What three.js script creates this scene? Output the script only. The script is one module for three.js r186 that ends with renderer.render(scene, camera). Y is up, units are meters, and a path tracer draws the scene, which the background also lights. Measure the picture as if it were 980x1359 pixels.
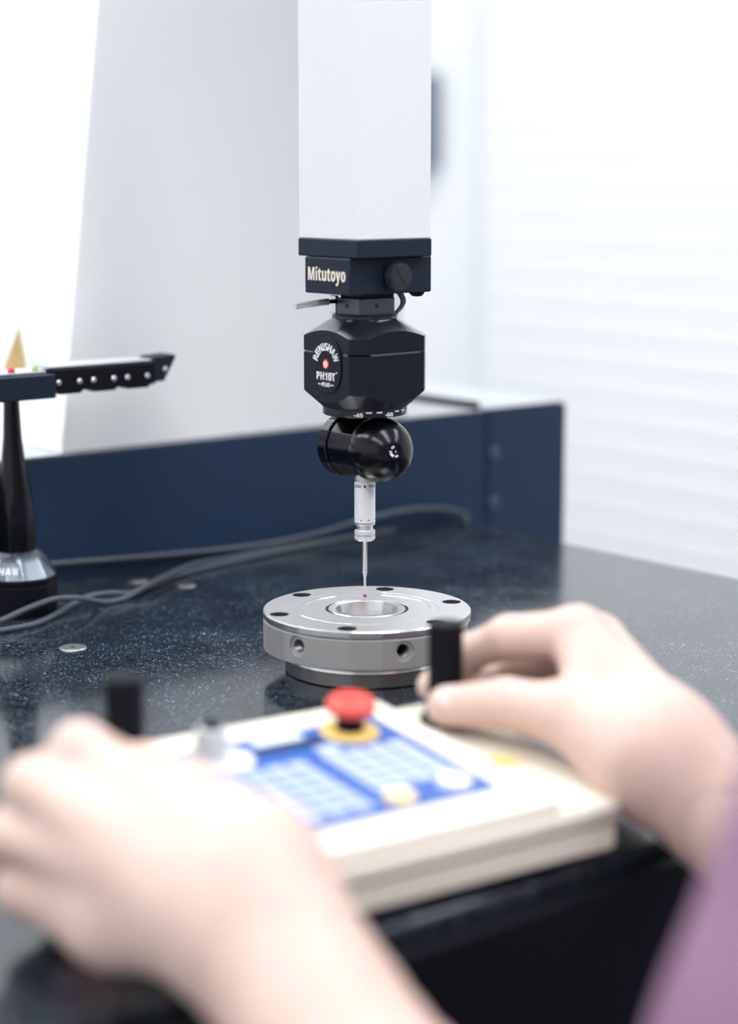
import * as THREE from 'three';
import { RoundedBoxGeometry } from 'three/addons/geometries/RoundedBoxGeometry.js';
import { mergeGeometries, mergeVertices, toCreasedNormals } from 'three/addons/utils/BufferGeometryUtils.js';
import { RectAreaLightUniformsLib } from 'three/addons/lights/RectAreaLightUniformsLib.js';
import { FontLoader } from 'three/addons/loaders/FontLoader.js';
import { TextGeometry } from 'three/addons/geometries/TextGeometry.js';
import { Brush, Evaluator, SUBTRACTION, INTERSECTION } from 'three-bvh-csg';

// ------------------------------------------------------------------ camera, light, exposure
const scene = new THREE.Scene();
scene.background = new THREE.Color(0x000000);
const camera = new THREE.PerspectiveCamera(29.62, 980 / 1359, 0.05, 30);
camera.position.set(0, 0.31005, 1.18539);
camera.rotation.set(-10.0506 * Math.PI / 180, 0, 0);
camera.focus = 1.235;
camera.userData.fStop = 2.9;
scene.add(camera);
const renderer = new THREE.WebGLRenderer({ antialias: true });
renderer.toneMapping = THREE.LinearToneMapping;
renderer.toneMappingExposure = 1.13;
renderer.shadowMap.enabled = true;
RectAreaLightUniformsLib.init();
const PANEL_LIGHT = 13.0;                       // luminance of every ceiling panel
const PANEL_COLOR = new THREE.Color(0.97, 0.99, 1.0);

// ------------------------------------------------------------------ helpers
// The measuring machine and the room share one pair of axes: a (along the guide rail), b (away from the operator, across the table).
const TURN = 0.69042, CA = 0.771014, SA = 0.636818;
const P = (a, y, b) => new THREE.Vector3(a * CA - b * SA, y, -a * SA - b * CA);
let seed = 7;
const rnd = () => { seed = (seed + 0x6d2b79f5) | 0; let t = Math.imul(seed ^ (seed >>> 15), 1 | seed); t = (t + Math.imul(t ^ (t >>> 7), 61 | t)) ^ t; return ((t ^ (t >>> 14)) >>> 0) / 4294967296; };
const used = {};
function numbered(name) { const k = used[name] = (used[name] ?? -1) + 1; return k ? name + '_' + String(k).padStart(3, '0') : name; }
const shade = (o) => { o.castShadow = true; o.receiveShadow = true; return o; };
function thing(name, label, category, a, y, b, turn = TURN, group) {
  const o = new THREE.Group(); o.name = numbered(name); o.position.copy(P(a, y, b)); o.rotation.y = turn;
  o.userData = { label, category }; if (group) o.userData.group = group;
  scene.add(o); return o;
}
function part(name, geo, mat, parent, x = 0, y = 0, z = 0, label) {
  const m = shade(new THREE.Mesh(geo, mat)); m.name = name; m.position.set(x, y, z);
  if (label) m.userData.label = label;
  parent.add(m); return m;
}
function struct(name, geo, mat, a, y, b, turn = TURN) {
  const m = shade(new THREE.Mesh(geo, mat)); m.name = name; m.position.copy(P(a, y, b)); m.rotation.y = turn;
  m.userData = { kind: 'structure' }; scene.add(m); return m;
}
const rbox = (w, h, d, r = 0.001, s = 3) => new RoundedBoxGeometry(w, h, d, s, r);
const cyl = (r0, r1, h, n = 48) => new THREE.CylinderGeometry(r0, r1, h, n);
const lathe = (pts, n = 96) => toCreasedNormals(new THREE.LatheGeometry(pts.map(([r, y]) => new THREE.Vector2(r, y)), n), 0.5);
const move = (g, x, y, z) => { g.translate(x, y, z); return g; };
function tube(pts, r, seg = 120, n = 14, closed = false) {
  return new THREE.TubeGeometry(new THREE.CatmullRomCurve3(pts.map((p) => p.isVector3 ? p : new THREE.Vector3(...p)), closed, 'centripetal'), seg, r, n, closed);
}
function extrude(pts, depth, bevel = 0, seg = 3) {
  const s = new THREE.Shape(pts.map(([x, y]) => new THREE.Vector2(x, y)));
  const g = new THREE.ExtrudeGeometry(s, { depth: depth - 2 * bevel, bevelEnabled: bevel > 0, bevelSize: bevel, bevelThickness: bevel, bevelSegments: seg, bevelOffset: -bevel, curveSegments: 24 });
  g.translate(0, 0, -depth / 2 + bevel);
  return g;
}
function metreUV(g) {                            // box-projected uv in metres of the object's own axes
  g = g.index ? g.toNonIndexed() : g;
  const p = g.attributes.position, n = g.attributes.normal, uv = new Float32Array(p.count * 2);
  for (let i = 0; i < p.count; i++) {
    const x = Math.abs(n.getX(i)), y = Math.abs(n.getY(i)), z = Math.abs(n.getZ(i));
    const [u, v] = y >= x && y >= z ? [p.getX(i), -p.getZ(i)] : x >= z ? [p.getZ(i), p.getY(i)] : [p.getX(i), p.getY(i)];
    uv[2 * i] = u; uv[2 * i + 1] = v;
  }
  g.setAttribute('uv', new THREE.BufferAttribute(uv, 2));
  return g;
}
const evaluator = new Evaluator(); evaluator.useGroups = false; evaluator.attributes = ['position', 'normal', 'uv'];
function csg(a, list, op = SUBTRACTION) {
  let A = new Brush(a); A.updateMatrixWorld();
  for (const g of list) { const B = new Brush(g); B.updateMatrixWorld(); A = evaluator.evaluate(A, B, op); }
  return A.geometry;
}
const smooth = (g, angle = 0.5) => toCreasedNormals(g, angle);

// value noise for textures and surfaces
const hash3 = (x, y, z) => { let h = Math.imul(x, 374761393) + Math.imul(y, 668265263) + Math.imul(z, 2147483647 - 1274126177); h = Math.imul(h ^ (h >>> 13), 1274126177); return ((h ^ (h >>> 16)) >>> 0) / 4294967296; };
function noise3(x, y, z) {
  const X = Math.floor(x), Y = Math.floor(y), Z = Math.floor(z), f = (t) => t * t * (3 - 2 * t), u = f(x - X), v = f(y - Y), w = f(z - Z);
  const L = (a, b, t) => a + (b - a) * t, h = (i, j, k) => hash3(X + i, Y + j, Z + k);
  return L(L(L(h(0, 0, 0), h(1, 0, 0), u), L(h(0, 1, 0), h(1, 1, 0), u), v), L(L(h(0, 0, 1), h(1, 0, 1), u), L(h(0, 1, 1), h(1, 1, 1), u), v), w);
}
function tileNoise(N, cell) {                     // tiling value noise, cell in pixels
  const n = Math.round(N / cell), g = new Float32Array(n * n).map(() => rnd()), out = new Float32Array(N * N), f = (t) => t * t * (3 - 2 * t);
  for (let y = 0; y < N; y++) for (let x = 0; x < N; x++) {
    const X = x / N * n, Y = y / N * n, i = Math.floor(X), j = Math.floor(Y), u = f(X - i), v = f(Y - j), at = (p, q) => g[(q % n) * n + (p % n)];
    out[y * N + x] = (at(i, j) * (1 - u) + at(i + 1, j) * u) * (1 - v) + (at(i, j + 1) * (1 - u) + at(i + 1, j + 1) * u) * v;
  }
  return out;
}
function dataTex(N, fn, srgb, rep) {
  const d = new Uint8Array(N * N * 4);
  for (let i = 0; i < N * N; i++) { const c = fn(i); d[4 * i] = c[0]; d[4 * i + 1] = c[1]; d[4 * i + 2] = c[2]; d[4 * i + 3] = 255; }
  const t = new THREE.DataTexture(d, N, N); t.wrapS = t.wrapT = THREE.RepeatWrapping; t.magFilter = THREE.LinearFilter; t.generateMipmaps = true;
  if (srgb) t.colorSpace = THREE.SRGBColorSpace;
  t.repeat.set(rep, rep); t.needsUpdate = true; return t;
}
const std = (color, roughness = 0.5, metalness = 0, more = {}) => new THREE.MeshPhysicalMaterial({ color: new THREE.Color(...color), roughness, metalness, ...more });
const rough1 = tileNoise(512, 2), rough2 = tileNoise(512, 8), rough3 = tileNoise(512, 64);
const grainTex = dataTex(512, (i) => { const v = 255 * (0.6 * rough1[i] + 0.4 * rough2[i]); return [v, v, v]; }, false, 16);     // 6 cm period

// ------------------------------------------------------------------ materials
const gA = tileNoise(1024, 2), gB = tileNoise(1024, 4), gC = tileNoise(1024, 10), gD = tileNoise(1024, 128);
const graniteMap = dataTex(1024, (i) => {
  const f = Math.max(0, gA[i] * 0.3 + gB[i] * 0.55 + gC[i] * 0.3 - 0.62) * 3.6, s = gB[i] * gA[i] > 0.62 ? 1.7 : gB[i] > 0.92 ? 0.9 : 0, d = 0.7 + 0.6 * gD[i];
  const v = (0.35 + f + s) * d;
  return [8 + 48 * v, 12 + 54 * v, 18 + 60 * v].map((c) => Math.min(c, 200));
}, true, 4.5);
const graniteBump = dataTex(1024, (i) => { const v = 255 * (0.35 * gA[i] + 0.4 * gB[i] + 0.25 * gC[i]); return [v, v, v]; }, false, 4.5);
const graniteRough = dataTex(1024, (i) => { const v = 255 * (0.08 + 0.14 * gB[i] * gC[i] + 0.04 * gD[i]); return [v, v, v]; }, false, 4.5);
const M = {
  wall: std([0.84, 0.85, 0.87], 0.85), ceiling: std([0.86, 0.86, 0.86], 0.9), floor: std([0.16, 0.17, 0.19], 0.5), wallDark: std([0.20, 0.21, 0.235], 0.8),
  shutter: std([0.84, 0.85, 0.87], 0.45), shutterRail: std([0.80, 0.82, 0.84], 0.4), cabinet: std([0.10, 0.16, 0.24], 0.5),
  granite: new THREE.MeshPhysicalMaterial({ map: graniteMap, bumpMap: graniteBump, bumpScale: 0.00001, roughnessMap: graniteRough, roughness: 1, ior: 1.62 }),
  steelBase: std([0.02, 0.022, 0.028], 0.5), insert: std([0.78, 0.79, 0.8], 0.28, 1), hole: std([0.01, 0.01, 0.012], 0.6),
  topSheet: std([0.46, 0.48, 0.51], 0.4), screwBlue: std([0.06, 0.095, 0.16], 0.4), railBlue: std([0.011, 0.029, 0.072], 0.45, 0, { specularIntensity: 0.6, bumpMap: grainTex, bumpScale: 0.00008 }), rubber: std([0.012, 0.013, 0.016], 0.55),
  bridge: std([0.87, 0.88, 0.89], 0.42), column: std([0.79, 0.80, 0.82], 0.38),
  anodized: std([0.006, 0.0135, 0.028], 0.5, 0, { specularIntensity: 0.5, bumpMap: grainTex, bumpScale: 0.00003 }), anodizedSatin: std([0.010, 0.014, 0.020], 0.32, 0.2), gloss: std([0.0015, 0.002, 0.0035], 0.21, 0, { specularIntensity: 0.6 }),
  matteBlack: std([0.003, 0.004, 0.007], 0.5, 0, { specularIntensity: 0.3 }), bevel: std([0.30, 0.32, 0.36], 0.26, 1), screwBlack: std([0.012, 0.016, 0.022], 0.42), headBody: std([0.0035, 0.007, 0.014], 0.32, 0, { specularIntensity: 0.45, bumpMap: grainTex, bumpScale: 0.00002 }), adapter: std([0.10, 0.115, 0.14], 0.38, 0.8), steel: std([0.74, 0.74, 0.74], 0.3, 0.85), steelDark: std([0.22, 0.23, 0.25], 0.3, 1), holeShade: std([0.10, 0.10, 0.105], 0.45, 0.8),
  lettering: std([0.9, 0.78, 0.68], 0.5), white: std([0.88, 0.88, 0.88], 0.5),
  led: new THREE.MeshStandardMaterial({ color: 0xff3020, emissive: new THREE.Color(1.0, 0.42, 0.36), emissiveIntensity: 1.2, roughness: 0.3 }), ledRing: std([0.55, 0.01, 0.012], 0.3),
  probe: std([0.80, 0.81, 0.83], 0.35, 0.3), ruby: std([0.42, 0.005, 0.22], 0.05, 0, { clearcoat: 1 }),
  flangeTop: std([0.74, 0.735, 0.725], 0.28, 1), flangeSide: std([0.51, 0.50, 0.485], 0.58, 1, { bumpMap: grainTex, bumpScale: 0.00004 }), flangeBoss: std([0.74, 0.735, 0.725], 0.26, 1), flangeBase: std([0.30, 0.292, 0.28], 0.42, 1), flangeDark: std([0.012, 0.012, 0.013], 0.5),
  cream: std([0.77, 0.73, 0.63], 0.42), grooveDark: std([0.06, 0.055, 0.05], 0.6),
  panelBlue: std([0.014, 0.092, 0.38], 0.4), key: std([0.46, 0.54, 0.74], 0.4), keyWhite: std([0.82, 0.84, 0.86], 0.4), keyYellow: std([0.86, 0.66, 0.36], 0.4),
  display: std([0.012, 0.012, 0.018], 0.2), labelPale: std([0.62, 0.68, 0.78], 0.5), red: std([0.80, 0.085, 0.06], 0.3), yellow: std([0.84, 0.60, 0.16], 0.45), knobGrey: std([0.58, 0.59, 0.60], 0.4),
  gold: std([0.50, 0.34, 0.13], 0.5), goldDark: std([0.36, 0.24, 0.07], 0.5), cable: std([0.062, 0.075, 0.10], 0.45),
  skin: std([1, 1, 1], 0.5, 0, { vertexColors: true, sheen: 0.2, sheenRoughness: 0.5 }), nail: std([0.75, 0.57, 0.52], 0.4),
  shirt: std([0.28, 0.15, 0.25], 0.85, 0, { sheen: 0.3, sheenRoughness: 0.6 }), trousers: std([0.02, 0.025, 0.05], 0.85), hair: std([0.05, 0.03, 0.02], 0.6), shoe: std([0.02, 0.02, 0.02], 0.5), rackGlass: std([0.48, 0.50, 0.52], 0.3), red2: std([0.7, 0.03, 0.05], 0.4), green2: std([0.25, 0.5, 0.12], 0.4),
};
const font = await new FontLoader().loadAsync('fonts/droid/droid_sans_bold.typeface.json');
function words(text, width, height, depth = 0.0003) {      // raised lettering, centred, in the xy plane
  const g = new TextGeometry(text, { font, size: 1, depth: 1, curveSegments: 5, bevelEnabled: false });
  g.computeBoundingBox(); const b = g.boundingBox, w = b.max.x - b.min.x, h = b.max.y - b.min.y;
  g.translate(-(b.min.x + b.max.x) / 2, -(b.min.y + b.max.y) / 2, 0);
  const sx = width ? width / w : height / h; g.scale(sx, height / h, depth); return g;
}

// ------------------------------------------------------------------ room
const FLOOR = -0.8, TOP = 1.95, AW = 2.62, AE = -2.7, BF = 3.3, BN = -3.2, T = 0.12;
{
  const w = AW - AE, d = BF - BN, ca = (AW + AE) / 2, cb = (BF + BN) / 2, h = TOP - FLOOR;
  struct('floor', new THREE.BoxGeometry(w + 2 * T, T, d + 2 * T), M.floor, ca, FLOOR - T / 2, cb);
  struct('ceiling', new THREE.BoxGeometry(w + 2 * T, T, d + 2 * T), M.ceiling, ca, TOP + T / 2, cb);
  struct('wall_right', new THREE.BoxGeometry(T, h, d + 2 * T), M.wall, AW + T / 2, FLOOR + h / 2, cb);
  struct('wall_left', new THREE.BoxGeometry(T, h, d + 2 * T), M.wall, AE - T / 2, FLOOR + h / 2, cb);
  struct('wall_back', new THREE.BoxGeometry(w, h, T), M.wall, ca, FLOOR + h / 2, BF + T / 2);
  struct('wall_front', new THREE.BoxGeometry(w, h, T), M.wallDark, ca, FLOOR + h / 2, BN - T / 2);
  struct('baseboard_right', new THREE.BoxGeometry(0.012, 0.08, 0.45), M.shutterRail, AW - 0.006, FLOOR + 0.04, 3.06);
}
// ceiling panels: a glowing face and an area light of the same size just below it
{
  const W = 0.32, L = 1.2, frameGeo = mergeGeometries([move(new THREE.BoxGeometry(W + 0.04, 0.03, 0.02), 0, 0, L / 2 + 0.01), move(new THREE.BoxGeometry(W + 0.04, 0.03, 0.02), 0, 0, -L / 2 - 0.01), move(new THREE.BoxGeometry(0.02, 0.03, L), W / 2 + 0.01, 0, 0), move(new THREE.BoxGeometry(0.02, 0.03, L), -W / 2 - 0.01, 0, 0)]);
  const face = new THREE.BoxGeometry(W, 0.012, L), glow = new THREE.MeshStandardMaterial({ color: 0xffffff, emissive: PANEL_COLOR, emissiveIntensity: 2.0, roughness: 0.6 });
  for (const a of [-1.6, -0.1, 1.5]) for (const b of [-2.2, -0.95, 0.9, 2.4]) {
    const t = thing('ceiling_light', 'flat white LED panel recessed in the white ceiling above the machine', 'ceiling light', a, TOP - 0.015, b, TURN, 'ceiling light panels');
    part('frame', frameGeo, M.white, t); part('diffuser', face, glow, t, 0, 0.004, 0);
    const l = new THREE.RectAreaLight(PANEL_COLOR, PANEL_LIGHT, W, L); l.name = 'panel_light'; l.position.set(0, -0.02, 0); l.rotation.x = -Math.PI / 2; t.add(l);
  }
}
// white roller shutter on the right wall, slat by slat
{
  const b0 = -0.4, b1 = 2.71, len = b1 - b0, H = 0.07, n = 34;
  const t = thing('roller_shutter', 'white roller shutter of horizontal slats filling the bright background at right', 'shutter', AW - 0.005, FLOOR, (b0 + b1) / 2);
  const prof = [[0, -H / 2 + 0.001], [-0.005, -H / 2 + 0.002], [-0.0072, -H / 4], [-0.0076, 0.002], [-0.0072, H / 4], [-0.005, H / 2 - 0.002], [0, H / 2 - 0.001]];
  const slat = extrude(prof, len, 0);
  const back = new THREE.BoxGeometry(0.004, H * n, len);
  part('backing', back, M.shutterRail, t, 0.002, H * n / 2, 0);
  for (let i = 0; i < n; i++) part('slat', slat, M.shutter, t, 0, H * (i + 0.5), 0);
  for (const s of [-1, 1]) part('guide_rail', rbox(0.05, H * n, 0.045, 0.004, 2), M.shutterRail, t, -0.025, H * n / 2, s * (len / 2 + 0.02));
  part('roller_box', rbox(0.2, 0.2, len + 0.09, 0.01, 2), M.shutter, t, -0.1, H * n + 0.1, 0);
}
{
  const t = thing('wall_cabinet', 'small blue-grey wall box half hidden behind the white column', 'wall cabinet', AW, 0.31, 2.965);
  part('case', rbox(0.07, 0.24, 0.16, 0.006), M.cabinet, t, -0.035, 0.12, 0);
  part('door', rbox(0.008, 0.22, 0.14, 0.003), M.cabinet, t, -0.073, 0.12, 0);
  part('latch', rbox(0.008, 0.03, 0.012, 0.003), M.shutterRail, t, -0.08, 0.12, -0.05);
}

// ------------------------------------------------------------------ granite table
{
  const t = thing('granite_table', 'polished black granite table of the measuring machine under everything', 'table', 0, 0, 0);
  const a0 = -1.05, a1 = 0.392, b0 = -0.333, b1 = 0.3493, th = 0.15, ch = 0.003;
  const slab = metreUV(extrude([[a0, -b0 + 0], [a1, -b0], [a1, -b1], [a0, -b1]].map(([x, z]) => [x, -z]), th, ch, 4).rotateX(-Math.PI / 2).translate(0, -th / 2, 0));
  const spots = [[-0.117, 0.164], [0.031, 0.315], [0.05, 0.278], [-0.25, 0.05], [0.25, 0.12], [0.25, -0.2]];
  part('stone_top', slab, M.granite, t);
  const rr = [0.009, 0.0075, 0.0075, 0.009, 0.006, 0.006];
  spots.forEach(([a, b], i) => {
    if (i === 4) return;
    const r = rr[i], ring = lathe([[0.0001, 0.0004], [r * 0.3, 0.0004], [r * 0.95, 0.0005], [r, 0.0001], [r, -0.002]], 40);
    const ins = part('threaded_insert', ring, M.insert, t, a, 0.0002, -b, 'round bright metal insert in the granite');
    part('hex_socket', cyl(r * 0.2, r * 0.2, 0.0003, 6), M.steelDark, ins, 0, 0.0004, 0);
  });
  part('front_shade_strip', rbox(a1 - a0 - 0.006, th - 0.008, 0.012, 0.002), M.matteBlack, t, (a0 + a1) / 2, -th / 2 - 0.004, -b0 + 0.0065, 'added matt black strip standing in for shade on the front edge');  // added black strip, paints the shade over the granite front face
  part('machine_base', rbox(1.2, 0.62, 0.38, 0.02), M.steelBase, t, -0.33, -0.15 - 0.31, -0.145);
  part('foot', rbox(1.1, 0.03, 0.34, 0.004), M.rubber, t, -0.33, FLOOR + 0.015, -0.145);
}
// guide-rail cover behind the table
{
  const t = thing('rail_cover', 'long blue-grey box cover along the back of the granite table', 'machine cover', 0, 0, 0.35);
  const top = 0.098, D = 0.208, bot = -0.3, h = top - bot, s = 0.428;
  part('long_cover', rbox(s - 0.004 + 1.05, h, D, 0.003), M.railBlue, t, (s - 0.004 - 1.05) / 2, (top + bot) / 2 - 0.0010, -D / 2);
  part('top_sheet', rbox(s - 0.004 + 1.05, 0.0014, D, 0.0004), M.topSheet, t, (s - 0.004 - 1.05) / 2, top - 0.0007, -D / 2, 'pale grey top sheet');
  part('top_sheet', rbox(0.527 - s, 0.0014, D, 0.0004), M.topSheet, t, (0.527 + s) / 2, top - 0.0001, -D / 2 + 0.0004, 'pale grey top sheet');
  part('end_cover', rbox(0.527 - s, h - 0.002, D, 0.003), M.railBlue, t, (0.527 + s) / 2, (top + bot) / 2 - 0.0012, -D / 2 + 0.0008);
  part('seam_strip', rbox(0.0045, h - 0.004, D - 0.001, 0.0003), M.railBlue, t, s - 0.002, (top + bot) / 2 - 0.001, -D / 2);
  for (const [y] of [[0.057], [0.012]]) {
    const sc = part('screw', lathe([[0.0001, 0.0026], [0.003, 0.0025], [0.0052, 0.0018], [0.0062, 0.0002], [0.0062, -0.001]], 32).rotateX(Math.PI / 2), M.screwBlue, t, 0.436, y, 0.001);
    part('hex_socket', cyl(0.0024, 0.0024, 0.0004, 6).rotateX(Math.PI / 2), M.rubber, sc, 0, 0, 0.0026);
  }
  part('rubber_seal', rbox(0.007, 0.008, 0.195, 0.003), M.rubber, t, s - 0.010, top + 0.003, -0.100);
}
// bridge: leg, beam and carriage
{
  const t = thing('machine_bridge', 'tall white enamelled bridge leg of the measuring machine behind the table', 'machine bridge', 0, 0.0985, 0.3515);
  const H = 0.60, dep = 0.20;
  const leg = extrude([[-0.011, 0], [0.335, 0], [0.29, H], [0.064, H]], dep, 0.0015, 4);
  part('leg', leg, M.bridge, t, 0, 0, -dep / 2);
  part('beam', rbox(0.14, 0.20, 0.80, 0.012), M.bridge, t, 0.185, H + 0.10, 0.20);
  part('carriage', mergeGeometries([rbox(0.07, 0.46, 0.2, 0.012), move(rbox(0.20, 0.08, 0.2, 0.012), 0.12, 0.19, 0)]), M.bridge, t, 0.0810, H + 0.15, 0.335);
  // warning triangle on the end face of the leg
  const tri = (w, h) => new THREE.ExtrudeGeometry(new THREE.Shape([new THREE.Vector2(-w / 2, 0), new THREE.Vector2(w / 2, 0), new THREE.Vector2(0, h)]), { depth: 0.0006, bevelEnabled: false });
  const st = part('warning_sticker', tri(0.036, 0.034), M.gold, t, 0.02, 0.0555, -0.0595, 'gold triangular warning sticker');
  const tilt = Math.atan2(0.075, H);
  st.quaternion.setFromEuler(new THREE.Euler(0, -Math.PI / 2, 0)).premultiply(new THREE.Quaternion().setFromAxisAngle(new THREE.Vector3(0, 0, 1), -tilt));
  st.position.set(-0.011 + 0.0555 * 0.075 / H - 0.0004, 0.0555, -0.0786);
  part('exclamation_mark', mergeGeometries([move(new THREE.BoxGeometry(0.0022, 0.011, 0.0003), 0, 0.0165, 0), move(new THREE.BoxGeometry(0.0022, 0.0022, 0.0003), 0, 0.007, 0)]), M.goldDark, st, 0, 0, 0.0007);
}

// ------------------------------------------------------------------ vertical spindle with its mounting block
const AX = [0.0159, 0.0234];
{
  const t = thing('measuring_spindle', 'white square spindle column coming down over the flange, black block at its end', 'spindle', AX[0], 0, AX[1]);
  part('column', rbox(0.0585, 0.60, 0.0585, 0.0012), M.column, t, 0, 0.2675 + 0.30, 0);
  part('end_cap', rbox(0.0592, 0.0108, 0.0592, 0.0008), M.anodized, t, 0, 0.2622, 0);
  part('mounting_block', rbox(0.066, 0.0225, 0.0448, 0.0012), M.anodized, t, 0.0029, 0.2454, 0);
  part('neck', rbox(0.026, 0.0045, 0.022, 0.001), M.matteBlack, t, 0.002, 0.2325, 0);
  const txt = part('lettering', words('Mitutoyo', 0.0368, 0.0112, 0.0003), M.lettering, t, 0.0029 - 0.033 - 0.0001, 0.2452, 0.0, 'pale raised lettering');
  txt.rotation.y = -Math.PI / 2;
  const k = part('thumb_screw', lathe([[0.0001, 0.0042], [0.0066, 0.0041], [0.0082, 0.0034], [0.0088, 0.0020], [0.0088, -0.0020], [0.0082, -0.0028], [0.0001, -0.0028]], 48).rotateX(Math.PI / 2), M.screwBlack, t, 0.0036, 0.2450, 0.0224 + 0.0052);
  part('slot', new THREE.BoxGeometry(0.0016, 0.0150, 0.0008), M.flangeDark, k, 0, 0, 0.0040).rotation.z = 0.62;
  part('screw_collar', cyl(0.0062, 0.0062, 0.004, 32).rotateX(Math.PI / 2), M.matteBlack, k, 0, 0, -0.0040);
  part('side_plate', rbox(0.0016, 0.0235, 0.036, 0.0007), M.anodized, t, 0.0029 + 0.0337, 0.2462, 0);
  part('button', lathe([[0.0001, -0.0034], [0.003, -0.003], [0.0048, -0.0012], [0.005, 0.001]], 32), M.matteBlack, t, 0.0295, 0.2344, 0.0155);
}
// ------------------------------------------------------------------ motorised probe head
{
  const t = thing('probe_head', 'black eight-sided motorised probe head with round ball joint and glowing red lamp', 'probe head', AX[0], 0, AX[1]);
  part('adapter_block', rbox(0.029, 0.0105, 0.024, 0.0006), M.adapter, t, 0, 0.2258, 0);
  for (const [x, z, r] of [[-0.0146, 0, 1], [0.0, 0.0121, 0]]) { const g = cyl(0.0013, 0.0013, 0.0004, 20); part('screw_hole', r ? g.rotateZ(Math.PI / 2) : g.rotateX(Math.PI / 2), M.flangeDark, t, x, 0.2262, z); }
  part('clamp_plate', rbox(0.003, 0.0112, 0.006, 0.0005), M.steel, t, -0.0140, 0.2266, -0.0132);
  const lev = part('lock_lever', cyl(0.0021, 0.0021, 0.026, 24).rotateZ(Math.PI / 2), M.steel, t, -0.0340, 0.2279, -0.0105, 'bright metal lever pin'); lev.rotation.z = 0.06;
  part('lever_neck', cyl(0.0012, 0.0014, 0.008, 20).rotateZ(Math.PI / 2), M.matteBlack, t, -0.0180, 0.2287, -0.0105);
  // spring cable at the right
  part('coiled_wire', tube(Array.from({ length: 90 }, (_, i) => { const s = i / 89, a = s * Math.PI * 2 * 12, c = new THREE.Vector3(0.0205 + 0.005 * Math.sin(s * Math.PI), 0.2345 - 0.0150 * s, 0.008 - 0.004 * s * s); return c.add(new THREE.Vector3(Math.cos(a) * 0.0012, Math.sin(a) * 0.0006, Math.sin(a) * 0.0012)); }), 0.0008, 360, 6), M.steelDark, t);
  part('wire_hook', tube([[0.0205, 0.2200, 0.0040], [0.0200, 0.2192, 0.005], [0.0180, 0.2192, 0.007], [0.0160, 0.2203, 0.0075], [0.0152, 0.2215, 0.0070]], 0.0013, 30, 8), M.steelDark, t);
  // body: chamfered square prism cut by a turned profile
  const h = 0.031, c = 0.0086, oct = [[-h + c, -h], [h - c, -h], [h, -h + c], [h, h - c], [h - c, h], [-h + c, h], [-h, h - c], [-h, -h + c]];
  const prism = extrude(oct, 0.075, 0).rotateX(Math.PI / 2).translate(0, 0.19, 0); 
  const turned = (pts) => new THREE.LatheGeometry(pts.map(([r, y]) => new THREE.Vector2(r, y)), 128);
  const cut = (pts) => smooth(csg(prism, [turned(pts)], INTERSECTION), 0.35);
  const bevelled = (name, geo, up) => {                     // the turned bevel is bare satin metal, the flat faces are black
    const g = geo.index ? geo.toNonIndexed() : geo, p = g.attributes.position, n = g.attributes.normal, sets = [[[], []], [[], []]], A = new THREE.Vector3(), B = new THREE.Vector3(), C = new THREE.Vector3();
    for (let i = 0; i < p.count; i += 3) {
      A.fromBufferAttribute(p, i); B.fromBufferAttribute(p, i + 1).sub(A); C.fromBufferAttribute(p, i + 2).sub(A); B.cross(C).normalize();
      const t2 = sets[B.y * up > 0.5 && B.y * up < 0.98 ? 1 : 0];
      for (let k = i; k < i + 3; k++) { t2[0].push(p.getX(k), p.getY(k), p.getZ(k)); t2[1].push(n.getX(k), n.getY(k), n.getZ(k)); }
    }
    const mk = ([a, b]) => { const q = new THREE.BufferGeometry(); q.setAttribute('position', new THREE.Float32BufferAttribute(a, 3)); q.setAttribute('normal', new THREE.Float32BufferAttribute(b, 3)); return q; };
    const body = part(name, mk(sets[0]), M.headBody, t);
    part('bevel', mk(sets[1]), up > 0 ? M.bevel : M.anodizedSatin, body);
  };
  const split = 0.1975;
  bevelled('lower_body', cut([[0, 0.1632], [0.0265, 0.1632], [0.0392, 0.1744], [0.0392, split - 0.0005], [0.0388, split], [0, split]]), -1);
  part('split_seal', cut([[0, split - 0.0002], [0.0372, split - 0.0002], [0.0372, split + 0.0012], [0, split + 0.0012]]).scale(0.985, 1, 0.985), M.steelDark, t);
  bevelled('upper_body', cut([[0, split + 0.001], [0.0388, split + 0.001], [0.0392, split + 0.0015], [0.0392, 0.2072], [0.0200, 0.2187], [0, 0.2187]]), 1);
  part('top_ring', lathe([[0.012, 0.2215], [0.0192, 0.2212], [0.0205, 0.2203], [0.0205, 0.2186], [0.012, 0.2186]], 96), M.anodizedSatin, t);
  // oval name plate on the left face
  const R = 0.0138, S = 0.0173 - R, sh = new THREE.Shape(); sh.absarc(0, S, R, 0, Math.PI, false); sh.absarc(0, -S, R, Math.PI, 2 * Math.PI, false); sh.closePath();
  const plate = part('name_plate', new THREE.ExtrudeGeometry(sh, { depth: 0.0006, bevelEnabled: true, bevelSize: 0.0004, bevelThickness: 0.0003, bevelSegments: 2, curveSegments: 40 }), M.headBody, t, -h - 0.0001, 0.1905, 0.0012);
  plate.rotation.y = -Math.PI / 2;
  const Z = 0.0009, arc = [];
  'RENISHAW'.split('').forEach((ch, i) => {
    const g = words(ch, ch === 'I' ? 0.0013 : ch === 'W' ? 0.0045 : 0.0034, 0.0046), ang = [1.24, 0.88, 0.52, 0.24, -0.02, -0.38, -0.74, -1.16][i];
    g.rotateZ(ang); g.translate(-Math.sin(ang) * 0.0106, 0.0010 + Math.cos(ang) * 0.0106, Z); arc.push(g);
  });
  arc.push(cyl(0.0005, 0.0005, 0.0003, 12).rotateX(Math.PI / 2).translate(0.0104, -0.0038, Z));
  part('maker_lettering', mergeGeometries(arc.map((g) => g.index ? g.toNonIndexed() : g)), M.white, plate);
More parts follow.
